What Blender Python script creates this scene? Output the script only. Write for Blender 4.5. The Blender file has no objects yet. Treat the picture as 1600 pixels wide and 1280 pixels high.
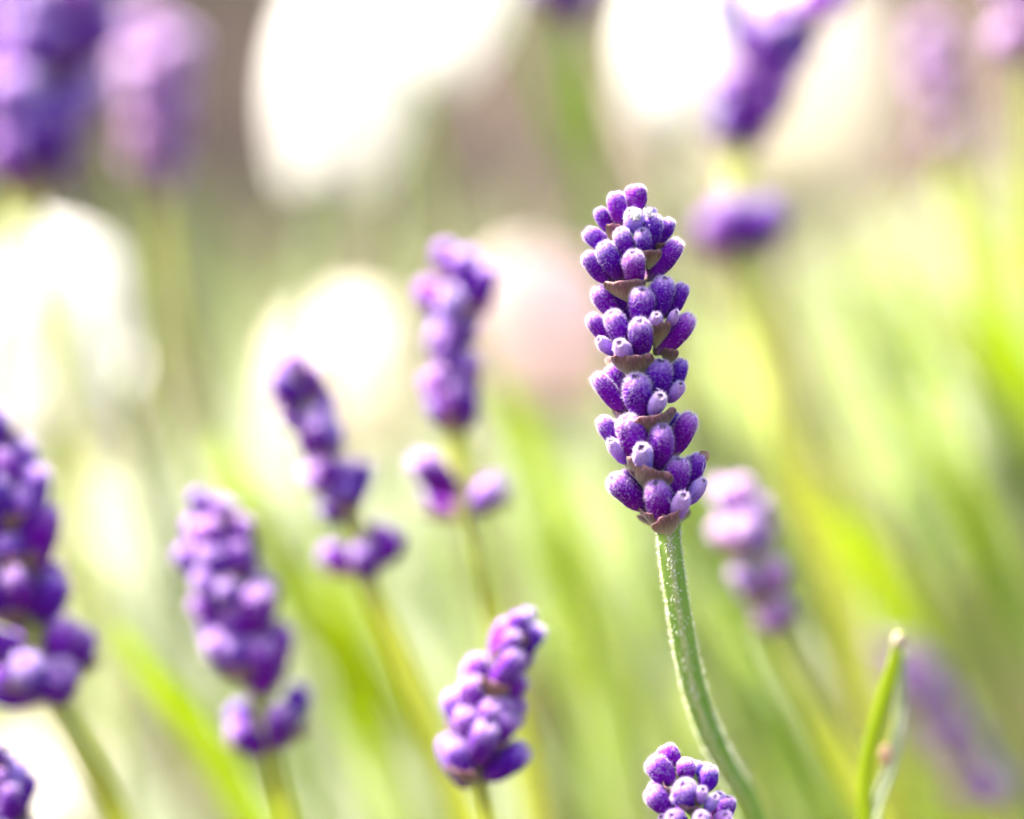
import bpy, math, random
from mathutils import Vector, Matrix, noise as mnoise

# ------------------------------------------------------------------ camera, sky, sun, exposure
scene = bpy.context.scene
COL = scene.collection
R = math.radians

CAM = Vector((0.0, 0.0, 0.45)); PITCH = R(14.0); LENS = 100.0; FOCUS = 0.36
FPX = 1600 * LENS / 36.0
RIGHT = Vector((1, 0, 0)); FWD = Vector((0, math.cos(PITCH), -math.sin(PITCH))); UP = Vector((0, math.sin(PITCH), math.cos(PITCH)))
cd = bpy.data.cameras.new('camera'); cam = bpy.data.objects.new('camera', cd); COL.objects.link(cam)
cd.lens = LENS; cd.sensor_width = 36.0; cd.sensor_fit = 'HORIZONTAL'; cd.clip_start = 0.01; cd.clip_end = 1000
cam.location = CAM; cam.rotation_euler = (math.pi / 2 - PITCH, 0, 0)
cd.dof.use_dof = True; cd.dof.focus_distance = FOCUS - 0.003; cd.dof.aperture_fstop = 4.6
scene.camera = cam

SUN_DIR = Vector((-0.52, 0.27, 0.80)).normalized()          # towards the sun: behind the flowers, up to the left
world = bpy.data.worlds.new('World'); scene.world = world; world.use_nodes = True
wn = world.node_tree.nodes; wl = world.node_tree.links
sky = wn.new('ShaderNodeTexSky'); sky.sky_type = 'NISHITA'; sky.sun_disc = False
sky.sun_elevation = math.asin(SUN_DIR.z); sky.sun_rotation = math.atan2(SUN_DIR.x, SUN_DIR.y)
sky.air_density = 1.0; sky.dust_density = 6.0; sky.ozone_density = 0.3
wl.new(sky.outputs[0], wn['Background'].inputs[0]); wn['Background'].inputs[1].default_value = 0.12
sd = bpy.data.lights.new('sun', 'SUN'); sun = bpy.data.objects.new('sun', sd); COL.objects.link(sun)
sd.energy = 5.0; sd.angle = R(0.53); sd.color = (1.0, 0.94, 0.84)
sun.rotation_euler = SUN_DIR.to_track_quat('Z', 'Y').to_euler(); sun.location = (0, 0, 5)

vs = scene.view_settings
vs.view_transform = 'Standard'; vs.look = 'None'; vs.exposure = 2.5; vs.gamma = 1.0; vs.use_curve_mapping = False
scene.cycles.use_denoising = True
scene.cycles.max_bounces = 6; scene.cycles.use_adaptive_sampling = True; scene.cycles.adaptive_threshold = 0.025
scene.cycles.sample_clamp_indirect = 8.0

# ------------------------------------------------------------------ helpers
rng = random.Random(7)

def P(px, py, D=FOCUS):
    """a point of the place: D metres in front of the lens along its axis, seen at pixel px, py of the 1600 x 1280 photo"""
    return CAM + D * (FWD + RIGHT * ((px - 800) / FPX) - UP * ((py - 640) / FPX))

def S(px, D=FOCUS):
    return px * D / FPX

def mesh_obj(name, verts, faces, mat, parent=None, smooth=True):
    me = bpy.data.meshes.new(name); me.from_pydata([tuple(v) for v in verts], [], faces); me.update()
    if smooth: me.polygons.foreach_set('use_smooth', [True] * len(me.polygons))
    me.materials.append(mat)
    o = bpy.data.objects.new(name, me); COL.objects.link(o)
    if parent: o.parent = parent
    return o

def inst(name, me, mat4, parent):
    o = bpy.data.objects.new(name, me); COL.objects.link(o)
    if parent:
        o.parent = parent
        o.matrix_local = Matrix.Translation(-parent.location) @ mat4 if parent.type == 'EMPTY' else mat4
    else: o.matrix_world = mat4
    return o

def thing(name, loc, label, cat, group=None):
    o = bpy.data.objects.new(name, None); COL.objects.link(o); o.location = loc; o.empty_display_size = 0.01
    o['label'] = label; o['category'] = cat
    if group: o['group'] = group
    return o

def catmull(pts, n=8):
    """centripetal Catmull-Rom curve through the points (no loops where spans differ in length)"""
    pts = [p.copy() for p in pts]; out = []; m = len(pts)
    ext = [2 * pts[0] - pts[1]] + pts + [2 * pts[-1] - pts[-2]]
    for i in range(m - 1):
        p = ext[i:i + 4]; t = [0.0]
        for q in range(3): t.append(t[-1] + max(1e-7, (p[q + 1] - p[q]).length) ** 0.5)
        for k in range(n):
            u = t[1] + (t[2] - t[1]) * k / n
            L = lambda x, y, i0, i1: x * ((t[i1] - u) / (t[i1] - t[i0])) + y * ((u - t[i0]) / (t[i1] - t[i0]))
            a1, a2, a3 = L(p[0], p[1], 0, 1), L(p[1], p[2], 1, 2), L(p[2], p[3], 2, 3)
            out.append(L(L(a1, a2, 0, 2), L(a2, a3, 1, 3), 1, 2))
    out.append(pts[-1].copy())
    return out

def frames(path):
    """tangent, side, other for each point of a path, with the side kept near the camera's right"""
    out = []; s = RIGHT.copy()
    for i in range(len(path)):
        t = (path[min(i + 1, len(path) - 1)] - path[max(i - 1, 0)]).normalized()
        s = (s - t * s.dot(t)).normalized()
        out.append((t, s, t.cross(s)))
    return out

# ------------------------------------------------------------------ materials
def new_mat(name):
    m = bpy.data.materials.new(name); m.use_nodes = True
    nt = m.node_tree; nt.nodes.remove(nt.nodes['Principled BSDF'])
    return m, nt, nt.nodes, nt.links, nt.nodes['Material Output']

def ramp(nt, stops, interp='LINEAR'):
    r = nt.nodes.new('ShaderNodeValToRGB'); cr = r.color_ramp; cr.interpolation = interp
    while len(cr.elements) < len(stops): cr.elements.new(0.5)
    for e, (p, c) in zip(cr.elements, stops): e.position = p; e.color = (*c, 1)
    return r

def soft_mat(name, c1, c2, scale, translucent=0.4, tcol=None, rough=0.6, sheen=0.0, coord='Object', stretch=(1, 1, 1), spec=0.3):
    """petal / leaf material: patchy colour, part of the light passes through"""
    m, nt, n, l, out = new_mat(name)
    tc = n.new('ShaderNodeTexCoord'); mp = n.new('ShaderNodeMapping'); mp.inputs['Scale'].default_value = stretch
    l.new(tc.outputs[coord], mp.inputs[0])
    nz = n.new('ShaderNodeTexNoise'); nz.inputs['Scale'].default_value = scale; nz.inputs['Detail'].default_value = 4
    l.new(mp.outputs[0], nz.inputs['Vector'])
    oi = n.new('ShaderNodeObjectInfo')
    ad = n.new('ShaderNodeMath'); ad.operation = 'MULTIPLY_ADD'; ad.inputs[1].default_value = 0.35; ad.inputs[2].default_value = -0.175
    l.new(oi.outputs['Random'], ad.inputs[0])
    sm = n.new('ShaderNodeMath'); sm.operation = 'ADD'; l.new(nz.outputs[0], sm.inputs[0]); l.new(ad.outputs[0], sm.inputs[1])
    r = ramp(nt, [(0.3, c1), (0.7, c2)]); l.new(sm.outputs[0], r.inputs[0])
    p = n.new('ShaderNodeBsdfPrincipled'); p.inputs['Roughness'].default_value = rough
    p.inputs['Specular IOR Level'].default_value = spec
    p.inputs['Sheen Weight'].default_value = sheen; p.inputs['Sheen Roughness'].default_value = 0.35
    l.new(r.outputs[0], p.inputs['Base Color'])
    if translucent > 0:
        t = n.new('ShaderNodeBsdfTranslucent')
        if tcol:
            mx = n.new('ShaderNodeMix'); mx.data_type = 'RGBA'; mx.inputs[0].default_value = 0.6
            l.new(r.outputs[0], mx.inputs[6]); mx.inputs[7].default_value = (*tcol, 1); l.new(mx.outputs[2], t.inputs[0])
        else: l.new(r.outputs[0], t.inputs[0])
        ms = n.new('ShaderNodeMixShader'); ms.inputs[0].default_value = translucent
        l.new(p.outputs[0], ms.inputs[1]); l.new(t.outputs[0], ms.inputs[2]); l.new(ms.outputs[0], out.inputs[0])
    else: l.new(p.outputs[0], out.inputs[0])
    return m

def bud_mat(name, base, low, mid, high, tip, sheen=0.6, transl=0.18):
    """calyx colour runs from its base (z = 0) to its tip (z = 1), with fine long streaks"""
    m, nt, n, l, out = new_mat(name)
    tc = n.new('ShaderNodeTexCoord'); sp = n.new('ShaderNodeSeparateXYZ'); l.new(tc.outputs['Object'], sp.inputs[0])
    mp = n.new('ShaderNodeMapping'); mp.inputs['Scale'].default_value = (9, 9, 2.2); l.new(tc.outputs['Object'], mp.inputs[0])
    oi = n.new('ShaderNodeObjectInfo'); l.new(oi.outputs['Location'], mp.inputs['Location'])
    nz = n.new('ShaderNodeTexNoise'); nz.inputs['Scale'].default_value = 1.6; nz.inputs['Detail'].default_value = 5; l.new(mp.outputs[0], nz.inputs[0])
    ma = n.new('ShaderNodeMath'); ma.operation = 'MULTIPLY_ADD'; ma.inputs[1].default_value = 0.34; l.new(nz.outputs[0], ma.inputs[0]); 
    sb = n.new('ShaderNodeMath'); sb.operation = 'SUBTRACT'; l.new(sp.outputs[2], sb.inputs[0]); sb.inputs[1].default_value = 0.17
    l.new(sb.outputs[0], ma.inputs[2])
    r = ramp(nt, [(0.0, base), (0.2, low), (0.5, mid), (0.82, high), (1.0, tip)]); l.new(ma.outputs[0], r.inputs[0])
    hs = n.new('ShaderNodeHueSaturation'); l.new(r.outputs[0], hs.inputs['Color'])
    hm = n.new('ShaderNodeMath'); hm.operation = 'MULTIPLY_ADD'; hm.inputs[1].default_value = 0.05; hm.inputs[2].default_value = 0.475
    l.new(oi.outputs['Random'], hm.inputs[0]); l.new(hm.outputs[0], hs.inputs['Hue'])
    vm = n.new('ShaderNodeMath'); vm.operation = 'MULTIPLY_ADD'; vm.inputs[1].default_value = 0.9; vm.inputs[2].default_value = 0.55
    nz2 = n.new('ShaderNodeTexNoise'); nz2.inputs['Scale'].default_value = 0.9; l.new(mp.outputs[0], nz2.inputs[0])
    l.new(nz2.outputs[0], vm.inputs[0]); l.new(vm.outputs[0], hs.inputs['Value'])
    p = n.new('ShaderNodeBsdfPrincipled'); p.inputs['Roughness'].default_value = 0.7; p.inputs['Specular IOR Level'].default_value = 0.08
    p.inputs['Sheen Weight'].default_value = sheen; p.inputs['Sheen Roughness'].default_value = 0.4; p.inputs['Sheen Tint'].default_value = (0.75, 0.5, 1, 1)
    l.new(hs.outputs[0], p.inputs['Base Color'])
    bp = n.new('ShaderNodeBump'); bp.inputs['Strength'].default_value = 0.5; bp.inputs['Distance'].default_value = 0.0002
    l.new(nz.outputs[0], bp.inputs['Height']); l.new(bp.outputs[0], p.inputs['Normal'])
    t = n.new('ShaderNodeBsdfTranslucent'); l.new(hs.outputs[0], t.inputs[0])
    ms = n.new('ShaderNodeMixShader'); ms.inputs[0].default_value = transl
    l.new(p.outputs[0], ms.inputs[1]); l.new(t.outputs[0], ms.inputs[2]); l.new(ms.outputs[0], out.inputs[0])
    return m

M_BUD = bud_mat('violet_calyx', (0.24, 0.18, 0.13), (0.17, 0.014, 0.29), (0.098, 0.0005, 0.235), (0.130, 0.002, 0.33), (0.30, 0.12, 0.46), sheen=0.12)
M_KNOB = bud_mat('lilac_corolla', (0.18, 0.05, 0.40), (0.20, 0.07, 0.48), (0.26, 0.12, 0.55), (0.40, 0.25, 0.62), (0.42, 0.28, 0.58), sheen=0.6)
M_PALE = bud_mat('pale_pink_calyx', (0.22, 0.16, 0.18), (0.30, 0.13, 0.36), (0.33, 0.14, 0.42), (0.42, 0.21, 0.48), (0.5, 0.3, 0.5), sheen=0.6)
M_MOUTH = soft_mat('calyx_mouth', (0.05, 0.02, 0.09), (0.13, 0.08, 0.16), 6.0, 0.0)
M_FUZZ = soft_mat('white_hairs', (0.72, 0.60, 0.84), (0.84, 0.76, 0.90), 3.0, 0.6, rough=0.5)
M_WOOL = soft_mat('stem_wool', (0.70, 0.70, 0.62), (0.82, 0.80, 0.74), 3.0, 0.5, rough=0.5)
def bract_mat():
    m, nt, n, l, out = new_mat('papery_bract')
    tc = n.new('ShaderNodeTexCoord'); sp = n.new('ShaderNodeSeparateXYZ'); l.new(tc.outputs['Object'], sp.inputs[0])
    mp = n.new('ShaderNodeMapping'); mp.inputs['Scale'].default_value = (22, 1.6, 1); l.new(tc.outputs['Object'], mp.inputs[0])
    nz = n.new('ShaderNodeTexNoise'); nz.inputs['Scale'].default_value = 1.2; nz.inputs['Detail'].default_value = 5; l.new(mp.outputs[0], nz.inputs[0])
    ma = n.new('ShaderNodeMath'); ma.operation = 'MULTIPLY_ADD'; ma.inputs[1].default_value = 0.9; l.new(nz.outputs[0], ma.inputs[0])
    sb = n.new('ShaderNodeMath'); sb.operation = 'SUBTRACT'; sb.inputs[1].default_value = 0.45; l.new(sp.outputs[1], sb.inputs[0]); l.new(sb.outputs[0], ma.inputs[2])
    r = ramp(nt, [(0.0, (0.42, 0.46, 0.15)), (0.3, (0.36, 0.31, 0.11)), (0.6, (0.22, 0.13, 0.05)), (0.85, (0.15, 0.065, 0.055)), (1.0, (0.38, 0.17, 0.20))]); l.new(ma.outputs[0], r.inputs[0])
    p = n.new('ShaderNodeBsdfPrincipled'); p.inputs['Roughness'].default_value = 0.5; p.inputs['Sheen Weight'].default_value = 0.5; l.new(r.outputs[0], p.inputs['Base Color'])
    bp = n.new('ShaderNodeBump'); bp.inputs['Strength'].default_value = 0.6; bp.inputs['Distance'].default_value = 0.0002; l.new(nz.outputs[0], bp.inputs['Height']); l.new(bp.outputs[0], p.inputs['Normal'])
    t = n.new('ShaderNodeBsdfTranslucent'); l.new(r.outputs[0], t.inputs[0])
    ms = n.new('ShaderNodeMixShader'); ms.inputs[0].default_value = 0.4
    l.new(p.outputs[0], ms.inputs[1]); l.new(t.outputs[0], ms.inputs[2]); l.new(ms.outputs[0], out.inputs[0])
    return m
M_BRACT = bract_mat()
M_WITHER = soft_mat('withered_petal', (0.42, 0.25, 0.13), (0.62, 0.46, 0.30), 900, 0.4)
M_STEM = soft_mat('ribbed_stem', (0.19, 0.35, 0.05), (0.32, 0.45, 0.10), 420, 0.25, rough=0.5, stretch=(1, 1, 0.15))
M_RIDGE = soft_mat('pale_stem_ridge', (0.38, 0.48, 0.16), (0.52, 0.56, 0.28), 500, 0.35, rough=0.5)
M_STEM_SOFT = soft_mat('yellow_green_stem', (0.42, 0.48, 0.10), (0.55, 0.58, 0.18), 60, 0.5, tcol=(0.64, 0.68, 0.12))
M_LEAF = soft_mat('lavender_leaf', (0.15, 0.25, 0.05), (0.30, 0.38, 0.11), 30, 0.45, tcol=(0.38, 0.50, 0.09))
M_LEAF_GREY = soft_mat('grey_green_leaf', (0.22, 0.29, 0.15), (0.38, 0.42, 0.25), 30, 0.4, tcol=(0.42, 0.47, 0.22))
M_LEAF_BRIGHT = soft_mat('fresh_leaf', (0.32, 0.44, 0.01), (0.46, 0.55, 0.02), 40, 0.5, tcol=(0.56, 0.66, 0.01))
M_SILVER = soft_mat('silver_leaf', (0.46, 0.50, 0.38), (0.62, 0.64, 0.52), 30, 0.45)
M_DRY = soft_mat('straw', (0.42, 0.36, 0.24), (0.58, 0.50, 0.36), 50, 0.35)
M_PETAL = soft_mat('white_petal', (0.83, 0.815, 0.79), (0.89, 0.885, 0.875), 25, 0.72)
M_PETAL_CREAM = soft_mat('cream_petal', (0.84, 0.80, 0.72), (0.88, 0.85, 0.78), 25, 0.68)
M_PETAL_PINK = soft_mat('pink_petal', (0.90, 0.70, 0.75), (0.91, 0.80, 0.79), 25, 0.72)
M_SOIL = None

# ------------------------------------------------------------------ ground
def soil_mat():
    m, nt, n, l, out = new_mat('garden_soil')
    tc = n.new('ShaderNodeTexCoord')
    a = n.new('ShaderNodeTexNoise'); a.inputs['Scale'].default_value = 1.7; a.inputs['Detail'].default_value = 6; l.new(tc.outputs['Object'], a.inputs[0])
    b = n.new('ShaderNodeTexNoise'); b.inputs['Scale'].default_value = 45; b.inputs['Detail'].default_value = 6; l.new(tc.outputs['Object'], b.inputs[0])
    mx = n.new('ShaderNodeMath'); mx.operation = 'MULTIPLY_ADD'; mx.inputs[1].default_value = 0.4; l.new(b.outputs[0], mx.inputs[0])
    h = n.new('ShaderNodeMath'); h.operation = 'MULTIPLY'; h.inputs[1].default_value = 0.6; l.new(a.outputs[0], h.inputs[0]); l.new(h.outputs[0], mx.inputs[2])
    r = ramp(nt, [(0.3, (0.026, 0.018, 0.014)), (0.55, (0.055, 0.040, 0.030)), (0.75, (0.10, 0.078, 0.058))]); l.new(mx.outputs[0], r.inputs[0])
    p = n.new('ShaderNodeBsdfPrincipled'); p.inputs['Roughness'].default_value = 0.95; p.inputs['Specular IOR Level'].default_value = 0.1; l.new(r.outputs[0], p.inputs['Base Color'])
    bp = n.new('ShaderNodeBump'); bp.inputs['Strength'].default_value = 0.8; bp.inputs['Distance'].default_value = 0.01
    l.new(b.outputs[0], bp.inputs['Height']); l.new(bp.outputs[0], p.inputs['Normal']); l.new(p.outputs[0], out.inputs[0])
    return m
M_SOIL = soil_mat()
gv, gf = [], []
NX = 90
def gpos(i):                              # fine near the flowers, coarse towards the horizon
    t = i / NX * 2 - 1
    return math.copysign(abs(t) ** 4 * 300 + abs(t) * 4, t)
for j in range(NX + 1):
    for i in range(NX + 1):
        x, y = gpos(i), gpos(j) + 2
        d = math.hypot(x, y)
        z = (mnoise.noise(Vector((x * 3, y * 3, 0))) * 0.018 + mnoise.noise(Vector((x * 11, y * 11, 4))) * 0.008) * min(1, 8 / (d + 0.1)) - 0.012
        gv.append((x, y, z))
for j in range(NX):
    for i in range(NX):
        a = j * (NX + 1) + i; gf.append((a, a + 1, a + NX + 2, a + NX + 1))
g = mesh_obj('ground', gv, gf, M_SOIL); g['kind'] = 'structure'

# ------------------------------------------------------------------ bud meshes (length 1 along z, width 1)
def bud_mesh(name, mat, seed, seg=26, prof=None, bend=0.1, ribs=13, mouth=True):
    r = random.Random(seed)
    prof = prof or [(0, .24), (.04, .40), (.12, .62), (.24, .82), (.38, .95), (.50, .99), (.63, 1.0), (.75, .96), (.84, .88), (.91, .75), (.96, .57), (.985, .40), (.99, .28), (.97, .18), (.93, .02)]
    verts, faces = [], []
    ph = r.random() * 6.28; flat = 0.86 + r.random() * 0.14; lob = r.random() * 6.28
    for z, w in prof:
        for k in range(seg):
            a = 2 * math.pi * k / seg
            rib = 1 + 0.045 * math.cos(ribs * a + ph) * min(1, z * 4) + 0.05 * math.sin(2 * a + lob + z * 2) + 0.14 * mnoise.noise(Vector((math.cos(a) * 1.3 + seed, math.sin(a) * 1.3, z * 3)))
            if z > 0.9 and w < 0.75: rib *= 1 + 0.07 * math.cos(5 * a + lob)
            x = 0.5 * w * rib * math.cos(a); y = 0.5 * w * rib * flat * math.sin(a)
            zz = z + (0.012 * math.cos(5 * a + lob) if 0.95 < z else 0)
            verts.append((x + bend * (z * z - z) , y, zz))
    nr = len(prof)
    for i in range(nr - 1):
        for k in range(seg):
            b = (k + 1) % seg
            faces.append((i * seg + k, i * seg + b, (i + 1) * seg + b, (i + 1) * seg + k))
    faces.append(tuple(range(seg))[::-1])
    me = bpy.data.meshes.new(name); me.from_pydata(verts, [], faces); me.update()
    me.polygons.foreach_set('use_smooth', [True] * len(me.polygons))
    me.materials.append(mat)
    if mouth:
        me.materials.append(M_MOUTH)
        for p in me.polygons:
            if p.index >= (nr - 3) * seg and p.index < (nr - 1) * seg: p.material_index = 1
    me.validate()
    return me

def fuzz_mesh(name, bud, n, length, width, seed, aspect=1.7):
    """short woolly hairs standing on a bud's skin; the bud is stretched by aspect along z"""
    r = random.Random(seed); verts, faces = [], []
    polys = [p for p in bud.polygons if len(p.vertices) == 4 and p.material_index == 0]
    ws = [p.area * (0.06 + 2.8 * max(0, min(1, p.center.z)) ** 4) for p in polys]
    for p in r.choices(polys, ws, k=n):
        co = [bud.vertices[i].co for i in p.vertices]
        u, v = r.random(), r.random()
        q = co[0].lerp(co[1], u).lerp(co[3].lerp(co[2], u), v)
        nn = Vector((p.normal.x, p.normal.y, p.normal.z / aspect ** 2)).normalized()
        d = nn + Vector((r.gauss(0, .45), r.gauss(0, .45), r.gauss(.15, .4) / aspect)); d.normalize()
        L = length * r.uniform(.45, 1.25) * (1.9 if r.random() < .04 else 1)
        side = d.cross(Vector((r.gauss(0, 1), r.gauss(0, 1), r.gauss(0, 1)))).normalized() * width * 0.5
        tip = q + Vector((d.x * L, d.y * L, d.z * L / aspect * 1.2))
        mid = q.lerp(tip, .5) + Vector((r.gauss(0, .1), r.gauss(0, .1), r.gauss(0, .06))) * L
        q = q - d * 0.01
        i = len(verts); verts += [q - side, q + side, mid + side * .8, mid - side * .8, tip]
        faces += [(i, i + 1, i + 2, i + 3), (i + 3, i + 2, i + 4)]
    me = bpy.data.meshes.new(name); me.from_pydata([tuple(v) for v in verts], [], faces); me.update()
    me.materials.append(M_FUZZ)
    return me

KNOB_PROF = [(0, .30), (.1, .55), (.25, .80), (.45, .96), (.6, 1.0), (.74, .92), (.84, .74), (.92, .60), (.98, .55), (1.0, .46), (.97, .36), (.90, .28), (.84, .02)]
BUDS, KNOBS, PALES = [], [], []
for k in range(6):
    b = bud_mesh('flower_bud', M_BUD, 10 + k, bend=rng.uniform(-.25, .25)); BUDS.append((b, fuzz_mesh('bud_fuzz', b, 1900, .12, .0030, 20 + k)))
for k in range(3):
    b = bud_mesh('corolla_bud', M_KNOB, 40 + k, seg=22, prof=KNOB_PROF, bend=rng.uniform(-.1, .1), ribs=9); KNOBS.append((b, fuzz_mesh('bud_fuzz', b, 1000, .12, .005, 50 + k, 1.2)))
for k in range(3):
    b = bud_mesh('flower_bud', M_PALE, 60 + k, bend=rng.uniform(-.2, .2)); PALES.append((b, fuzz_mesh('bud_fuzz', b, 900, .12, .008, 70 + k)))

def bract_mesh(seed):
    r = random.Random(seed); verts, faces = [], []
    nu, nv = 14, 10
    for layer in (0, 1):
        for j in range(nv + 1):
            v = j / nv
            for i in range(nu + 1):
                u = i / nu * 2 - 1
                w = 0.5 * (0.10 + 0.90 * math.sin(min(1, v * 1.05) * math.pi / 2) ** 0.95)
                a = u * 1.25
                x = w * math.sin(a) / math.sin(1.25)
                top = 1 - 0.20 * abs(u) ** 2.2 + 0.04 * math.sin(u * 9 + seed)
                y = v * top
                z = 0.30 * (math.cos(a) - math.cos(1.25)) * (0.25 + 0.75 * math.sin(v * math.pi * 0.62)) + 0.012 * math.cos(u * 26) * v + 0.05 * math.sin(u * 7 + seed) * v ** 4
                verts.append((x, y, z - layer * 0.025))
    st = (nu + 1); off = st * (nv + 1)
    for j in range(nv):
        for i in range(nu):
            a = j * st + i
            faces.append((a, a + 1, a + st + 1, a + st)); faces.append((off + a, off + a + st, off + a + st + 1, off + a + 1))
    for i in range(nu):
        a = nv * st + i; faces.append((a, a + 1, off + a + 1, off + a)); faces.append((i + 1, i, off + i, off + i + 1))
    for j in range(nv):
        a = j * st; faces.append((a, a + st, off + a + st, off + a)); b = a + nu; faces.append((b + st, b, off + b, off + b + st))
    me = bpy.data.meshes.new('bract'); me.from_pydata(verts, [], faces); me.update()
    me.polygons.foreach_set('use_smooth', [True] * len(me.polygons)); me.materials.append(M_BRACT)
    return me
BRACTS = [bract_mesh(k) for k in (1, 2, 3)]

def place_bud(parent, base, tip, width, kind, r, spin=None):
    z = tip - base; L = z.length; z = z / L
    x = Vector((r.gauss(0, 1), r.gauss(0, 1), r.gauss(0, 1))); x = (x - z * x.dot(z)).normalized(); y = z.cross(x)
    m = Matrix((( x.x * width, y.x * width, z.x * L, base.x), (x.y * width, y.y * width, z.y * L, base.y), (x.z * width, y.z * width, z.z * L, base.z), (0, 0, 0, 1)))
    bm, fm = r.choice({'bud': BUDS, 'knob': KNOBS, 'pale': PALES}[kind])
    o = inst('corolla_bud' if kind == 'knob' else 'flower_bud', bm, m, parent)
    f = inst('fuzz', fm, Matrix.Identity(4), o); f['kind'] = 'stuff'
    return o

def place_bract(parent, bottom, left, right, out_dir, r, scale_z=None):
    """a scoop-shaped bract: bottom point, the two top corners, and the direction it bulges to"""
    mid = (left + right) / 2; y = mid - bottom; x = right - left; w = x.length; x = x / w
    z = x.cross(y).normalized()
    if z.dot(out_dir) < 0: x = -x; z = -z
    y = y * 1.22; bottom = bottom - y * .08; d = scale_z or w
    m = Matrix(((x.x * w, y.x, z.x * d, bottom.x), (x.y * w, y.y, z.y * d, bottom.y), (x.z * w, y.z, z.z * d, bottom.z), (0, 0, 0, 1)))
    return inst('bract', r.choice(BRACTS), m, parent)

def tube(name, path, radii, mat, parent, seg=10, square=0.0, ridge_mat=None):
    verts, faces = [], []; fr = frames(path); n = len(path)
    for i, (p, (t, s, o)) in enumerate(zip(path, fr)):
        for k in range(seg):
            a = 2 * math.pi * k / seg
            rr = radii[i] * (1 + square * (abs(math.cos(2 * a)) ** 3 - 0.4))
            verts.append(p + (s * math.cos(a) + o * math.sin(a)) * rr)
    for i in range(n - 1):
        for k in range(seg):
            b = (k + 1) % seg
            faces.append((i * seg + k, i * seg + b, (i + 1) * seg + b, (i + 1) * seg + k))
    faces.append(tuple(range(seg))[::-1]); faces.append(tuple((n - 1) * seg + k for k in range(seg)))
    off = parent.location if parent else Vector()
    ob = mesh_obj(name, [v - off for v in verts], faces, mat, parent)
    if ridge_mat:
        ob.data.materials.append(ridge_mat)
        for p in ob.data.polygons:
            if p.index < (n - 1) * seg:
                a = 2 * math.pi * ((p.index % seg) + .5) / seg
                if abs(math.cos(2 * a)) > 0.90: p.material_index = 1
    return ob

def to_ground(last, direction, spread=0.6):
    """carry a stalk on from the last point seen down to the soil"""
    d = direction.normalized(); h = last.z
    k = h / max(0.35, -d.z)
    end = last + Vector((d.x * k * spread, d.y * k * spread, 0)); end.z = -0.015
    mid = last + (end - last) * 0.45 + d * h * 0.10; mid.z = max(mid.z, h * 0.45)
    return [mid, end]

# ------------------------------------------------------------------ the sharp lavender stalk
def hand_spike(root, rows, axis, r, unit, org, D, zstep=0.0016, zbase=0.45, mid_layer=2.0, back=True, fat=1.14):
    """rows: tip x, y, base x, y, width, layer towards the lens, kind - measured on the photo"""
    toC = -FWD
    def W(x, y, z): return P(org[0] + x * unit, org[1] + y * unit, D) + toC * z
    for (tx, ty, bx, by, w, lay, kind) in rows:
        z = (lay - mid_layer) * zstep
        a, b = W(bx, by, z * zbase), W(tx, ty, z)
        # pull the foot of the bud towards the stalk so that it grows out of it
        ax = axis(a); a = a.lerp(ax, 0.22)
        b = b + (b - a) * 0.06
        place_bud(root, a, b, S(w * unit, D) * fat, kind, r)
        if back and lay >= 2.5 and kind == 'bud':
            zz = -z * 0.95 - 0.0012
            a2, b2 = W(bx, by, zz * zbase), W(tx, ty + 12, zz); c2 = axis(b2)
            place_bud(root, a2.lerp(axis(a2), .35), b2.lerp(Vector((c2.x, b2.y, b2.z)), .12), S(w * unit, D), kind, r)
    return W

r0 = random.Random(3)
stem0 = [P(1043, 815), P(1049, 870), P(1064, 960), P(1085, 1060), P(1115, 1150), P(1150, 1222), P(1195, 1300)]
stem0 = [p + FWD * d for p, d in zip(stem0, (0, .001, .004, .009, .015, .021, .028))]
g0 = to_ground(stem0[-1], stem0[-1] - stem0[-2])
root0 = thing('lavender_stalk', g0[-1], 'tall sharp lavender spike of fuzzy violet buds on a curved ribbed green stem', 'lavender', 'flowering lavender stalks')
path0 = catmull(stem0 + g0, 14)
N0 = len(path0)
st = tube('stem', path0, [S(16.5) * (1 + 0.10 * min(1, i / 60)) * (1 + 0.25 * max(0, 1 - i / 5)) for i in range(N0)], M_STEM, root0, seg=24, square=0.16, ridge_mat=M_RIDGE)
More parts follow.
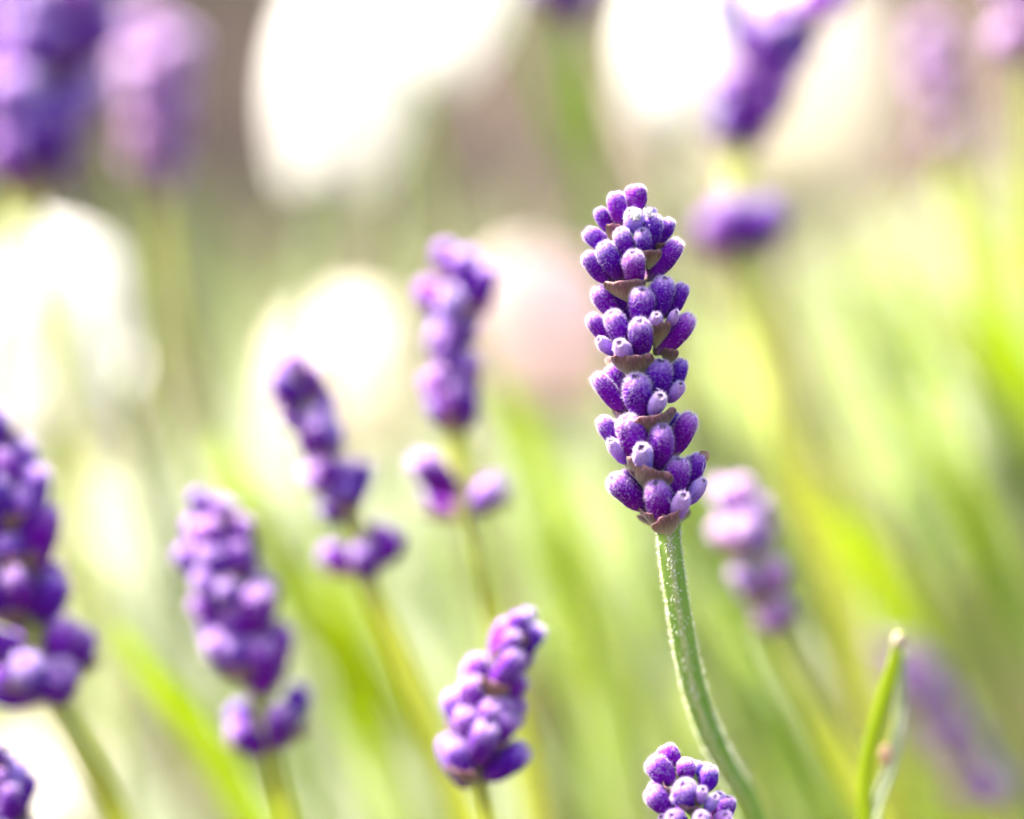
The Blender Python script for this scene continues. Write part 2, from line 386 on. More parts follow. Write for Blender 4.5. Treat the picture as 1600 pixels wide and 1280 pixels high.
# woolly hairs and tiny glands along the stem
def stem_fuzz(root, stem_obj, path, rad, n, r, length=0.0005, imax=None):
    verts, faces = [], []; fr = frames(path); m = imax or len(path) - 2
    for _ in range(n):
        i = min(int(r.random() ** 1.1 * m), m - 1); t = r.random()
        p = path[i].lerp(path[i + 1], t); tt, s, o = fr[i]
        a = r.choice((0, 1, 2, 3)) * math.pi / 2 + r.gauss(0, .28)
        d = s * math.cos(a) + o * math.sin(a); q = p + d * rad * 0.98
        L = length * r.uniform(.35, 1.2); dd = (d + tt * r.gauss(0, .5) + (s * r.gauss(0, .3))).normalized()
        sd_ = dd.cross(tt).normalized() * 0.000022; k = len(verts)
        tip = q + dd * L
        verts += [q - sd_, q + sd_, tip + sd_, tip - sd_]; faces.append((k, k + 1, k + 2, k + 3))
        if r.random() < .30:                                     # a clotted tuft
            k = len(verts); rr = r.uniform(.00006, .00013); c = q + dd * rr * 1.2
            vs_ = [Vector((1, 0, 0)), Vector((-1, 0, 0)), Vector((0, 1, 0)), Vector((0, -1, 0)), Vector((0, 0, 1.3)), Vector((0, 0, -1.3))]
            verts += [c + v * rr * r.uniform(.7, 1.3) for v in vs_]
            faces += [(k + a_, k + b_, k + c_) for a_, b_, c_ in ((0, 2, 4), (2, 1, 4), (1, 3, 4), (3, 0, 4), (2, 0, 5), (1, 2, 5), (3, 1, 5), (0, 3, 5))]
    f = mesh_obj('fuzz', [v - root.location for v in verts], faces, M_WOOL, stem_obj, smooth=False); f['kind'] = 'stuff'
stem_fuzz(root0, st, path0, S(17.5), 2600, r0, imax=int(N0 * .72))

AX0 = [P(1043, 830), P(1030, 770), P(1012, 690), P(1005, 610), P(1000, 520), P(992, 420), P(988, 340)]
def axis_of(pts):
    def f(q):
        best = None
        for a, b in zip(pts, pts[1:]):
            t = max(0, min(1, (q - a).dot(b - a) / (b - a).length_squared)); c = a.lerp(b, t)
            if best is None or (c - q).length < (best - q).length: best = c
        return best
    return f
ax0 = axis_of(AX0)
tube('spike_core', catmull(AX0, 4), [S(17) * (1 - .5 * i / 24) for i in range(25)], M_STEM, root0, seg=10)

TOP = [  # crop at 860, 260
    (565, 135, 590, 300, 130, 2.2, 'bud'), (430, 190, 435, 410, 112, 2.6, 'bud'), (322, 288, 360, 450, 92, 2.0, 'bud'),
    (535, 318, 570, 450, 118, 4.2, 'knob'), (672, 288, 650, 430, 100, 2.2, 'knob'), (800, 365, 745, 530, 96, 2.4, 'bud'),
    (690, 352, 655, 570, 118, 3.8, 'bud'), (605, 450, 630, 610, 118, 4.4, 'bud'), (242, 440, 385, 600, 108, 2.6, 'bud'),
    (458, 448, 540, 650, 122, 4.4, 'bud'), (350, 540, 455, 770, 132, 4.2, 'bud'), (240, 598, 345, 790, 112, 3.2, 'bud'),
    (540, 600, 560, 810, 132, 5.2, 'bud'), (845, 520, 680, 760, 118, 3.4, 'bud'),
    (500, 250, 520, 380, 100, 1.0, 'bud'), (620, 330, 600, 480, 110, 1.2, 'bud'), (742, 430, 690, 600, 100, 1.4, 'bud'), (330, 470, 420, 640, 110, 1.4, 'bud'),
    (308, 826, 410, 1020, 122, 3.4, 'bud'), (405, 836, 500, 970, 112, 2.0, 'bud'), (600, 850, 605, 1070, 152, 5.2, 'bud'),
    (752, 768, 735, 1020, 152, 4.2, 'bud'), (885, 800, 820, 1010, 108, 2.8, 'bud'), (690, 1005, 705, 1120, 84, 5.8, 'knob'), (822, 985, 815, 1080, 64, 5.2, 'knob'),
    (268, 1008, 355, 1185, 112, 3.4, 'bud'), (400, 996, 490, 1210, 142, 4.6, 'bud'), (580, 1055, 595, 1280, 134, 6.0, 'bud'),
    (922, 1018, 750, 1250, 134, 4.0, 'bud'), (322, 1165, 385, 1255, 84, 4.6, 'knob'), (450, 1190, 500, 1290, 104, 5.8, 'knob'),
    (680, 860, 660, 1080, 130, 1.6, 'bud'), (480, 900, 540, 1100, 130, 1.4, 'bud'),
]
LOW = [  # crop at 860, 540
    (305, 212, 470, 460, 122, 3.6, 'bud'), (400, 148, 500, 350, 128, 1.8, 'bud'), (560, 226, 595, 490, 168, 5.4, 'bud'),
    (722, 122, 715, 390, 162, 4.4, 'bud'), (875, 110, 825, 350, 112, 3.0, 'bud'), (712, 345, 685, 465, 104, 6.2, 'knob'), (855, 262, 835, 372, 92, 4.4, 'knob'),
    (338, 494, 445, 700, 122, 3.0, 'bud'), (500, 496, 585, 790, 172, 5.2, 'bud'), (732, 556, 715, 830, 152, 5.6, 'bud'),
    (925, 474, 815, 750, 132, 4.0, 'bud'), (832, 448, 780, 590, 104, 2.0, 'bud'), (398, 642, 455, 795, 94, 4.6, 'knob'), (590, 684, 615, 835, 122, 6.6, 'knob'),
    (412, 892, 610, 1100, 152, 4.6, 'bud'), (470, 862, 640, 1010, 112, 2.8, 'bud'), (690, 922, 740, 1185, 160, 5.8, 'bud'),
    (838, 770, 850, 1050, 152, 4.8, 'bud'), (985, 736, 950, 960, 108, 3.4, 'bud'), (862, 996, 840, 1150, 112, 6.4, 'knob'), (1002, 904, 955, 1045, 92, 4.8, 'knob'),
    (640, 300, 640, 520, 140, 1.2, 'bud'), (620, 560, 640, 800, 150, 1.4, 'bud'), (760, 900, 760, 1120, 140, 1.6, 'bud'), (580, 900, 660, 1100, 140, 1.4, 'bud'),
]
U = 300 / 1280
W1 = hand_spike(root0, TOP, ax0, r0, U, (860, 260), FOCUS)
W2 = hand_spike(root0, LOW, ax0, r0, U, (860, 540), FOCUS)
toC = -FWD
def brs(W, rows):
    for (lx, ly, rx, ry, bx, by, zt, zb) in rows:
        place_bract(root0, W(bx, by, zb * .001), W(lx, ly, zt * .001), W(rx, ry, zt * .001), toC, r0)
brs(W1, [(330, 770, 610, 760, 505, 890, 3.6, 2.2), (560, 575, 740, 560, 650, 680, 3.4, 2.2), (655, 1065, 835, 1035, 700, 1195, 4.6, 2.6), (365, 390, 470, 400, 410, 500, 2.0, 1.0), (700, 520, 790, 520, 735, 600, 2.0, 1.0)])
brs(W2, [(360, 55, 650, 60, 555, 205, 4.6, 2.2), (760, 20, 870, 40, 770, 130, 2.6, 1.2), (565, 490, 870, 385, 685, 600, 5.0, 2.0), (355, 420, 470, 470, 470, 520, 1.6, 0.6),
         (455, 690, 765, 850, 625, 935, 5.6, 2.2), (395, 770, 560, 850, 590, 900, 3.0, 1.0), (830, 730, 915, 705, 800, 800, 2.8, 1.0),
         (735, 1150, 990, 985, 800, 1235, 5.2, 1.6), (480, 1075, 720, 1130, 730, 1215, 3.4, 1.0)])
# bracts on the far side of the same whorls
for (lx, ly, rx, ry, bx, by) in ((360, 60, 650, 60, 520, 200), (455, 520, 800, 500, 640, 600), (455, 830, 765, 830, 640, 930), (560, 1110, 930, 1080, 780, 1225)):
    place_bract(root0, W2(bx, by, -1.5), W2(lx, ly, -4.0), W2(rx, ry, -4.0), FWD, r0) if False else place_bract(root0, W2(bx, by, -.0015), W2(lx, ly, -.004), W2(rx, ry, -.004), FWD, r0)
# withered petal on the lowest whorl, loose silky threads
def crumple(parent, c, size, mat, seed, name='withered_petal'):
    rr = random.Random(seed); v, f = [], []; n = 7
    for j in range(n):
        for i in range(n):
            a, b = i / (n - 1) - .5, j / (n - 1) - .5
            v.append(c + RIGHT * a * size + UP * b * size * 1.1 + toC * (math.sin(a * 9 + seed) * .25 + rr.gauss(0, .12)) * size + RIGHT * rr.gauss(0, .07) * size + UP * rr.gauss(0, .07) * size - parent.location)
    for j in range(n - 1):
        for i in range(n - 1):
            if abs(i - n / 2 + .5) + abs(j - n / 2 + .5) < n * .72: k = j * n + i; f.append((k, k + 1, k + n + 1, k + n))
    o = mesh_obj(name, v, f, mat, parent)
    sm = o.modifiers.new('thickness', 'SOLIDIFY'); sm.thickness = 0.00012
    return o
crumple(root0, W2(1020, 735, .002), S(13), M_WITHER, 4)
crumple(root0, W1(555, 335, .0046), S(15), M_PETAL, 2, 'opening_petal')
crumple(root0, W1(640, 320, .0034), S(13), M_PETAL, 5, 'opening_petal')
def threads(parent, specs, W, name='silk_thread'):
    for pts in specs:
        pp = catmull([W(*p) for p in pts], 6); tube(name, pp, [0.000028] * len(pp), M_FUZZ, parent, seg=4)
threads(root0, [[(765, 1000, .0075), (770, 1030, .008), (785, 1050, .0078)], [(1005, 775, .0052), (998, 830, .0054), (1012, 880, .0052)], [(690, 285, .0062), (715, 300, .0066), (735, 325, .0062)]], W2)

# ------------------------------------------------------------------ second sharp spike, cut by the lower edge
r1 = random.Random(11)
D1 = 0.357
AX1 = [P(1068, 1200, D1), P(1082, 1250, D1), P(1098, 1310, D1), P(1120, 1390, D1), P(1150, 1480, D1)]
g1 = to_ground(AX1[-1], AX1[-1] - AX1[-2])
root1 = thing('lavender_stalk', g1[-1], 'low sharp lavender spike seen from above, buds with ringed tips, beside the curved stem', 'lavender', 'flowering lavender stalks')
ax1 = axis_of(AX1)
pt = catmull(AX1 + g1, 8)
tube('stem', pt, [S(15)] * len(pt), M_STEM, root1, seg=12, square=.15, ridge_mat=M_RIDGE)
ROWS1 = [(530, 318, 610, 540, 185, 1.6, 'bud'), (385, 432, 560, 700, 205, 3.4, 'bud'), (735, 446, 745, 660, 185, 2.6, 'bud'), (872, 478, 880, 620, 95, 1.6, 'knob'),
         (995, 512, 985, 760, 160, 3.2, 'bud'), (690, 650, 750, 910, 215, 5.4, 'bud'), (885, 695, 835, 880, 120, 5.6, 'knob'), (365, 735, 530, 980, 200, 4.2, 'bud'),
         (1012, 775, 975, 950, 125, 5.4, 'knob'), (1165, 822, 1170, 1080, 165, 3.6, 'bud'), (570, 950, 680, 1120, 165, 6.2, 'bud'), (855, 950, 910, 1180, 160, 6.6, 'bud'),
         (1115, 962, 1095, 1190, 160, 5.6, 'bud'), (478, 1000, 560, 1140, 110, 4.4, 'knob'), (600, 780, 690, 900, 120, 4.6, 'knob'), (1085, 790, 1060, 900, 110, 3.0, 'knob'),
         (620, 560, 680, 780, 150, 1.2, 'bud'), (850, 640, 860, 860, 160, 1.4, 'bud'), (600, 1130, 760, 1380, 190, 5.6, 'bud'), (980, 1160, 960, 1400, 190, 6.4, 'bud'), (1260, 1120, 1160, 1380, 180, 4.4, 'bud'), (780, 1200, 840, 1440, 190, 6.8, 'bud')]
W3 = hand_spike(root1, ROWS1, ax1, r1, 0.15, (960, 1120), D1, zstep=.0017, zbase=.65, fat=1.24)
for q in [(345, 560, 560, 750, 560, 790, 2.4, 1.4), (840, 790, 950, 760, 850, 900, 5.2, 4.0), (400, 940, 560, 1010, 560, 1060, 3.4, 2.0), (620, 830, 850, 870, 760, 960, 5.4, 4.0)]:
    place_bract(root1, W3(q[4], q[5], q[7] * .001), W3(q[0], q[1], q[6] * .001), W3(q[2], q[3], q[6] * .001), toC, r1)

# ------------------------------------------------------------------ the softer lavender stalks
def whorl(root, c, ax, size, n, r, kind, open_=0.75, face=None):
    """one ring of buds round the stalk, plus two scoop bracts under it"""
    s = Vector((1, 0, 0)); s = (s - ax * s.dot(ax)).normalized(); o = ax.cross(s); ph = r.random() * 6.28
    n = max(4, round(n * .75))
    for k in range(n):
        a = ph + 2 * math.pi * k / n + r.gauss(0, .2); rad = s * math.cos(a) + o * math.sin(a)
        th = open_ * .85 * r.uniform(.6, 1.2); L = .0080 * size * r.uniform(.78, 1.15)
        base = c + rad * .0012 * size + ax * r.gauss(0, .0011) * size
        place_bud(root, base, base + (ax * math.cos(th) + rad * math.sin(th)) * L, .0043 * size * r.uniform(.85, 1.1), ('knob' if r.random() < .15 else 'bud') if kind == 'mix' else kind, r)
    for k in range(max(2, n // 3)):
        a = ph + 2 * math.pi * k / max(2, n // 3) + .5; rad = s * math.cos(a) + o * math.sin(a); tan = ax.cross(rad)
        th = open_ * .5; base = c + rad * .0011 * size + ax * .0011 * size
        base = c + rad * .0012 * size - ax * .0006 * size
        dr = ax * math.cos(open_) + rad * math.sin(open_); L = .0044 * size
        place_bract(root, base, base + dr * L + rad * .0006 - tan * .0026 * size, base + dr * L + rad * .0006 + tan * .0026 * size, rad, r)

def stalk(label, whorls, stem, D, size, seed, kind='bud', tip_knobs=False, stem_w=26, extra=(), mat=None):
    """whorls: (px, py, size factor, buds, opening) from the tip down; stem: pixels below the lowest whorl"""
    r = random.Random(seed)
    cs = [P(w[0], w[1], D) for w in whorls]
    sp = [P(s[0], s[1], D + (0 if len(s) < 3 else s[2])) for s in stem]
    if len(sp) < 1: sp = [cs[-1] + (cs[-1] - cs[-2])]
    gnd = to_ground(sp[-1], sp[-1] - (sp[-2] if len(sp) > 1 else cs[-1]))
    root = thing('lavender_stalk', gnd[-1], label, 'lavender', 'flowering lavender stalks')
    path = catmull(cs + sp + gnd, 8)
    rad = stem_w * .6 * FOCUS / FPX
    tube('stem', path, [rad * (.55 + .45 * min(1, i / (8 * len(cs)))) for i in range(len(path))], mat or M_STEM_SOFT, root, seg=10, square=.12)
    for i, (w, c) in enumerate(zip(whorls, cs)):
        a = (cs[i - 1] - c) if i > 0 else (c - cs[i + 1]) if len(cs) > 1 else UP.copy()
        if 0 < i < len(cs) - 1: a = cs[i - 1] - cs[i + 1]
        a = a.normalized(); a = (a + FWD * -0.0).normalized()
        whorl(root, c - a * .003 * size * w[2], a, size * w[2], w[3], r, kind, w[4] if len(w) > 4 else .75)
        for (ex, ey, fx, fy, ew) in (extra if i == 0 else ()): place_bud(root, P(fx, fy, D), P(ex, ey, D), S(ew, D), 'bud', r)
        if i == 0: whorl(root, c + a * .0012, a, size * w[2] * .8, max(3, w[3] - 3), r, kind, .3)
    return root

stalk('fairly sharp short lavender spike leaning right, pale tips, beside the sharp spike\'s curved stem',
      [(795, 1022, .85, 5, .45), (776, 1060, .95, 7, .6), (764, 1100, 1.0, 8, .65), (752, 1142, 1.0, 8, .7), (744, 1188, 1.05, 8, .85)], [(752, 1225), (765, 1290, .004)], 0.384, .90, 21, stem_w=20)
stalk('plump blurred lavender spike with a separate lower whorl, yellow-green stem, above bright foliage',
      [(345, 850, .95, 6, .5), (355, 893, 1.0, 8, .6), (367, 937, 1.05, 9, .65), (380, 982, 1.05, 9, .65), (390, 1030, 1.05, 9, .7), (416, 1132, 1.0, 6, 1.0)], [(424, 1190), (450, 1300, .01)], 0.412, 1.05, 22, stem_w=30)
stalk('slim blurred lavender spike leaning left in front of the cream bloom',
      [(470, 612, .95, 6, .6), (492, 658, .85, 6, .55), (506, 702, .9, 6, .55), (524, 746, .95, 7, .6), (542, 778, .95, 7, .65), (566, 862, 1.1, 5, 1.0)], [(580, 920), (640, 1060, .01), (715, 1240, .02), (735, 1300, .03)], 0.418, .85, 23, stem_w=36, kind='mix')
stalk('upright blurred lavender spike with flared top and a detached lower whorl, beside the pink bloom',
      [(714, 470, 1.1, 6, .75), (712, 522, .85, 6, .5), (710, 570, .85, 7, .5), (708, 615, .85, 7, .5), (708, 648, .85, 7, .55), (724, 768, 1.2, 6, 1.05)], [(742, 830), (760, 920), (785, 1030, .01), (840, 1300, .03)], 0.418, .92, 24, stem_w=36, kind='mix')
stalk('deep purple lavender spike with an open cup-shaped lowest whorl, beside the large white bloom',
      [(-22, 690, .95, 6, .5), (0, 745, 1.05, 8, .6), (14, 800, 1.1, 9, .65), (24, 862, 1.1, 9, .65), (38, 938, 1.05, 8, .75), (62, 1028, 1.18, 12, 1.05)], [(84, 1080), (130, 1170), (190, 1300, .01)], 0.405, 1.1, 25, stem_w=36)
stalk('tip of a low lavender spike with pale lilac buds under the open cup-shaped whorl',
      [(2, 1225, .8, 6, .5), (4, 1270, .95, 7, .6), (8, 1320, 1.0, 7, .7)], [(15, 1380)], 0.39, .85, 26, stem_w=24, kind='mix')
stalk('blurred lavender spike flaring wide at its top, dark whorl lower on its yellow stem',
      [(1268, 20, .8, 5, .55), (1226, 62, .95, 6, .6), (1196, 105, 1.1, 7, .65), (1176, 150, 1.05, 7, .6), (1155, 205, .95, 6, .6), (1158, 372, 1.15, 7, .75)], [(1176, 450), (1196, 560), (1225, 700), (1290, 860, .02), (1400, 1300, .06)], 0.475, 1.15, 27, stem_w=52, extra=((1134, -30, 1165, 70, 46), (1150, 20, 1178, 115, 48), (1290, -10, 1225, 70, 50), (1160, 90, 1176, 160, 50)))
stalk('faint lilac lavender spike against the tan soil and the cream bloom',
      [(1462, 95, 1.0, 6, .55), (1470, 150, .95, 6, .55), (1480, 215, .9, 5, .5)], [(1490, 290), (1512, 400), (1560, 640, .02), (1640, 900, .03)], 0.55, .95, 28, kind='pale', stem_w=44)
stalk('pale violet lavender tip above the tan soil, close to the faint lilac spike',
      [(1596, 5, .9, 6, .55), (1600, 50, 1.0, 6, .6)], [(1604, 130), (1622, 400, .02), (1680, 800, .03)], 0.49, 1.1, 29, kind='pale', stem_w=30)
stalk('small pinkish lavender spike of few loose whorls among the green stems behind the sharp stem',
      [(1168, 838, 1.05, 7, .6), (1192, 910, .95, 6, .65), (1212, 968, .7, 4, .5)], [(1228, 1020), (1275, 1110), (1330, 1220, .01), (1380, 1320, .02)], 0.43, .95, 30, kind='pale', stem_w=36)
stalk('dim greyish purple lavender spike sunk among green leaves beside the forked yellow-green leaf',
      [(1442, 1075, .95, 6, .5), (1472, 1120, .95, 6, .6), (1504, 1170, .95, 6, .6), (1535, 1228, 1.0, 6, .7)], [(1560, 1290, .01)], 0.52, 1.15, 31, kind='pale', stem_w=36)
stalk('soft pinkish purple lavender spike against the brown soil, beside the big purple cluster',
      [(242, 110, 1.15, 7, .5), (248, 165, 1.15, 7, .5), (246, 220, 1.05, 6, .5), (246, 265, .8, 5, .5)], [(252, 340), (262, 480, .02), (330, 800, .05)], 0.54, 1.3, 32, kind='pale', stem_w=18)
stalk('big blurred purple lavender spike with many buds, above the large white bloom',
      [(95, -40, 1.2, 8, .6), (88, 20, 1.25, 9, .65), (75, 80, 1.25, 9, .65), (62, 140, 1.2, 9, .65), (52, 200, 1.15, 8, .65), (48, 262, 1.0, 7, .6)], [(50, 330), (70, 480, .02), (110, 700, .05)], 0.50, 1.4, 33, stem_w=30, kind='mix')
stalk('second blurred purple lavender spike crowding the big purple cluster',
      [(5, -20, 1.2, 8, .6), (8, 50, 1.2, 8, .65), (8, 120, 1.2, 8, .65), (10, 190, 1.0, 7, .6)], [(12, 260), (5, 400, .02), (-20, 700, .03)], 0.52, 1.3, 34, stem_w=36, kind='mix')
stalk('lowest whorl of a tall lavender stalk showing between the white blooms',
      [(862, -130, 1.0, 6, .6), (868, -60, 1.0, 6, .6), (874, 0, 1.0, 6, .8)], [(890, 90), (920, 260, .02), (960, 500, .05), (1010, 900, .1)], 0.50, 1.0, 35, stem_w=24, mat=M_LEAF)

# ------------------------------------------------------------------ the forked yellow-green leaf
def blade(name, pts, width, mat, parent=None, fold=.25, tipw=.15, n=8, face=None):
    path = catmull(pts, n); fr = frames(path); v, f = [], []; m = len(path)
    off = parent.location if parent else Vector()
    for i, (p, (t, s, o)) in enumerate(zip(path, fr)):
        u = i / (m - 1); w = width * .5 * (tipw + (1 - tipw) * min(1, (u * 4.5)) ** .8) * (1 if u < .7 else 1 - .4 * (u - .7) / .3)
        for a, z in ((-1, 1), (-.5, .35), (0, 0), (.5, .35), (1, 1)): v.append(p + s * w * a + o * w * fold * z - off)
        for a, z in ((1, 1), (.5, .35), (0, 0), (-.5, .35), (-1, 1)): v.append(p + s * w * a * .96 + o * (w * fold * z + width * .07) - off)
    for i in range(m - 1):
        for k in range(10):
            b = (k + 1) % 10; f.append((i * 10 + k, i * 10 + b, (i + 1) * 10 + b, (i + 1) * 10 + k))
    f.append(tuple(range(10))[::-1]); f.append(tuple((m - 1) * 10 + k for k in range(10)))
    return mesh_obj(name, v, f, mat, parent)
DL = 0.385
lp = [P(1404, 1002, DL), P(1394, 1045, DL), P(1376, 1110, DL), P(1358, 1170, DL), P(1352, 1225, DL), P(1352, 1300, DL)]
gl = to_ground(lp[-1], lp[-1] - lp[-2])
leaf = thing('lavender_shoot', gl[-1], 'forked bright yellow-green leaf shoot with cream tip and small brown bud', 'leaf')
blade('leaf', lp + gl, S(24, DL), M_LEAF_BRIGHT, leaf, fold=.3, tipw=.6)
tipb = bud_mesh('leaf_tip', M_DRY, 90, seg=12, mouth=False)
zt = (lp[0] - lp[1]).normalized(); xt = RIGHT; xt = (xt - zt * xt.dot(zt)).normalized(); yt = zt.cross(xt)
def mat_from(x, y, z, wx, wz, o): return Matrix(((x.x * wx, y.x * wx, z.x * wz, o.x), (x.y * wx, y.y * wx, z.y * wz, o.y), (x.z * wx, y.z * wx, z.z * wz, o.z), (0, 0, 0, 1)))
inst('leaf_tip', tipb, mat_from(xt, yt, zt, S(20, DL), S(26, DL), lp[0] - zt * S(12, DL)), leaf)
lp2 = [P(1410, 1020, DL + .006), P(1408, 1085, DL + .006), P(1403, 1140, DL + .005), P(1390, 1200, DL + .004), P(1368, 1262, DL + .002), P(1360, 1320, DL)]
blade('leaf', lp2 + to_ground(lp2[-1], lp2[-1] - lp2[-2]), S(20, DL), M_LEAF_GREY, leaf, fold=.3, tipw=.5)
inst('bud', bud_mesh('small_bud', M_WITHER, 91, seg=12, mouth=False), mat_from(RIGHT, -FWD, UP, S(22, DL), S(32, DL), P(1384, 1196, DL)), leaf)

# ------------------------------------------------------------------ blooms behind (soft pale discs)
def petal_mesh(name, mat, seed):
    """one broad cupped petal, a sector of an egg-shaped bloom one unit wide and one high, with a rolled lip"""
    v, f = [], []; nu, nv = 10, 12
    for j in range(nv + 1):
        t = j / nv; pol = math.pi * (.97 - .80 * t)                # from the foot up towards the crown
        for i in range(nu + 1):
            u = i / nu * 2 - 1
            az = u * .92 * math.sqrt(max(.03, 1 - max(0, (t - .62) / .39) ** 2.2))
            rad = .5 * math.sin(pol) ** .85 + .12 * max(0, t - .8) + .012 * math.sin(u * 6 + seed) * t
            v.append((rad * math.sin(az), -rad * math.cos(az), .5 - .5 * math.cos(pol) + .02 * math.sin(u * 4 + seed) * t - .04 * u * u * t))
    st_ = nu + 1
    for j in range(nv):
        for i in range(nu):
            a = j * st_ + i; f.append((a, a + 1, a + st_ + 1, a + st_))
    me = bpy.data.meshes.new(name); me.from_pydata(v, [], f); me.update(); me.polygons.foreach_set('use_smooth', [True] * len(me.polygons)); me.materials.append(mat)
    return me
PET = {'white': petal_mesh('petal', M_PETAL, 1), 'cream': petal_mesh('petal', M_PETAL_CREAM, 2), 'pink': petal_mesh('petal', M_PETAL_PINK, 3)}
def bloom(label, px, py, w, h, D, tint, seed, lean=0.0, name='garden_bloom', under=None):
    """a full cupped bloom: rings of petals that close towards the middle, on a stem with leaves"""
    r = random.Random(seed); c = P(px, py, D); W_, H_ = S(w, D), S(h, D)
    ax = (UP * math.cos(lean) + RIGHT * math.sin(lean)).normalized(); base = c - ax * H_ * .5
    stem_pts = [base + ax * H_ * .15, base - ax * .02]; gnd = to_ground(stem_pts[-1], Vector((r.uniform(.0, .15), .25, -1)), .5)
    root = thing(name, gnd[-1], label, 'flower', 'pale blooms behind the lavender')
    pth = catmull(stem_pts + gnd, 8); tube('stem', pth, [.0022] * len(pth), M_LEAF_GREY, root, seg=8)
    s = (RIGHT - ax * RIGHT.dot(ax)).normalized(); o = ax.cross(s)
    for ring, (n, sc, hh) in enumerate(((5, 1.0, .96), (3, .62, .90))):
        for k in range(n):
            a = 2 * math.pi * (k + ring * .37) / n + r.gauss(0, .08); rad = s * math.cos(a) + o * math.sin(a)
            z = (ax + rad * r.uniform(.0, .10)).normalized(); y = -(rad - z * rad.dot(z)).normalized(); x = y.cross(z)
            ww, Lh = W_ * sc * r.uniform(.94, 1.05), H_ * hh * r.uniform(.94, 1.04)
            m = Matrix(((x.x * ww, y.x * ww, z.x * Lh, base.x), (x.y * ww, y.y * ww, z.y * Lh, base.y), (x.z * ww, y.z * ww, z.z * Lh, base.z), (0, 0, 0, 1)))
            inst('petal', PET[tint if not (under and ring < 1 and k % 2) else under], m, root)
    for k in range(5):
        a = 2 * math.pi * k / 5; rad = s * math.cos(a) + o * math.sin(a)
        blade('sepal', [base + rad * W_ * .3 - ax * H_ * .05, base + rad * W_ * .14 - ax * H_ * .03, base], W_ * .14, M_LEAF_GREY, root, n=3)
    return root
bloom('tall white bloom under the brown soil, beside the soft pinkish purple spike', 545, 105, 215, 400, .60, 'white', 1, lean=.15)
bloom('smaller white bloom touching the tall white bloom', 705, 5, 160, 280, .62, 'white', 2, lean=.3)
bloom('large white bloom between grey-green stems, above the deep purple spike', 85, 510, 240, 360, .60, 'white', 3)
bloom('rounded cream bloom behind the slim leaning lavender spike', 555, 585, 235, 250, .70, 'cream', 4)
bloom('bright white bloom beside the lavender spike flaring at its top', 1055, 70, 160, 280, .58, 'white', 5)
bloom('broad cream bloom behind the lavender spike flaring at its top', 1190, 110, 400, 380, .72, 'cream', 6)
bloom('pink bloom with cream lower petals behind the sharp spike', 845, 505, 240, 260, .62, 'pink', 7, under='cream')
bloom('pale bloom low on the ground beside the deep purple spike\'s stem', 50, 1260, 330, 210, .85, 'cream', 8)

# ------------------------------------------------------------------ flowerless stems and long leaves, each its own thing
STEMS = [  # pixels, depth, width in px at the focus distance, material, label
    ([(640, 110), (660, 190), (690, 300), (712, 410), (760, 640), (860, 1000)], .56, 26, M_LEAF, 0),
    ([(800, -40), (845, 110), (890, 220), (940, 330), (1010, 480), (1120, 760)], .58, 52, M_LEAF, 0),
    ([(925, -40), (928, 120), (926, 250), (935, 360), (990, 600)], .60, 44, M_LEAF, 0),
    ([(170, 220), (190, 300), (205, 440), (235, 620), (300, 860), (380, 1120)], .55, 34, M_LEAF_GREY, 0),
    ([(300, 280), (320, 420), (345, 600), (370, 740), (440, 980)], .60, 50, M_LEAF_GREY, 0),
    ([(30, 300), (70, 420), (140, 560), (190, 680), (270, 880), (330, 1100)], .55, 26, M_LEAF, 0),
    ([(340, 680), (380, 760), (420, 830), (490, 960), (560, 1120)], .47, 56, M_LEAF_BRIGHT, 1),
    ([(190, 980), (250, 1060), (320, 1140), (380, 1240), (420, 1320)], .45, 62, M_LEAF_BRIGHT, 1),
    ([(780, 590), (820, 660), (850, 740), (880, 860), (930, 1060)], .52, 62, M_LEAF_BRIGHT, 1),
    ([(960, 80), (1010, 200), (1080, 330), (1150, 470), (1190, 620), (1230, 800)], .62, 30, M_DRY, 2),
    ([(1210, 440), (1240, 540), (1280, 640), (1320, 740), (1400, 920)], .55, 52, M_DRY, 2),
    ([(1330, 420), (1380, 520), (1430, 610), (1490, 740), (1560, 900)], .56, 56, M_LEAF_BRIGHT, 1),
    ([(1520, 440), (1560, 520), (1600, 590), (1660, 700)], .52, 80, M_LEAF_BRIGHT, 1),
    ([(1240, 720), (1290, 790), (1340, 840), (1400, 940), (1460, 1080)], .50, 84, M_LEAF_BRIGHT, 1),
    ([(1420, 660), (1470, 760), (1520, 880), (1570, 1010), (1620, 1150)], .55, 50, M_LEAF, 0),
    ([(1270, 860), (1300, 960), (1340, 1060), (1400, 1180), (1450, 1300)], .52, 60, M_LEAF, 0),
    ([(1510, 420), (1530, 560), (1560, 760), (1590, 940), (1640, 1100)], .56, 36, M_LEAF_GREY, 0),
    ([(1060, 720), (1110, 860), (1180, 1000), (1260, 1160), (1320, 1300)], .50, 44, M_LEAF, 0),
    ([(900, 820), (950, 960), (1000, 1100), (1060, 1300)], .55, 50, M_LEAF_GREY, 0),
    ([(840, 980), (860, 1100), (890, 1220), (920, 1320)], .48, 40, M_LEAF, 0),
    ([(130, 820), (180, 950), (240, 1080), (330, 1260)], .55, 40, M_LEAF_GREY, 0),
    ([(470, 900), (560, 1010), (640, 1130), (720, 1280)], .60, 120, M_LEAF_BRIGHT, 1),
]
rs = random.Random(77)
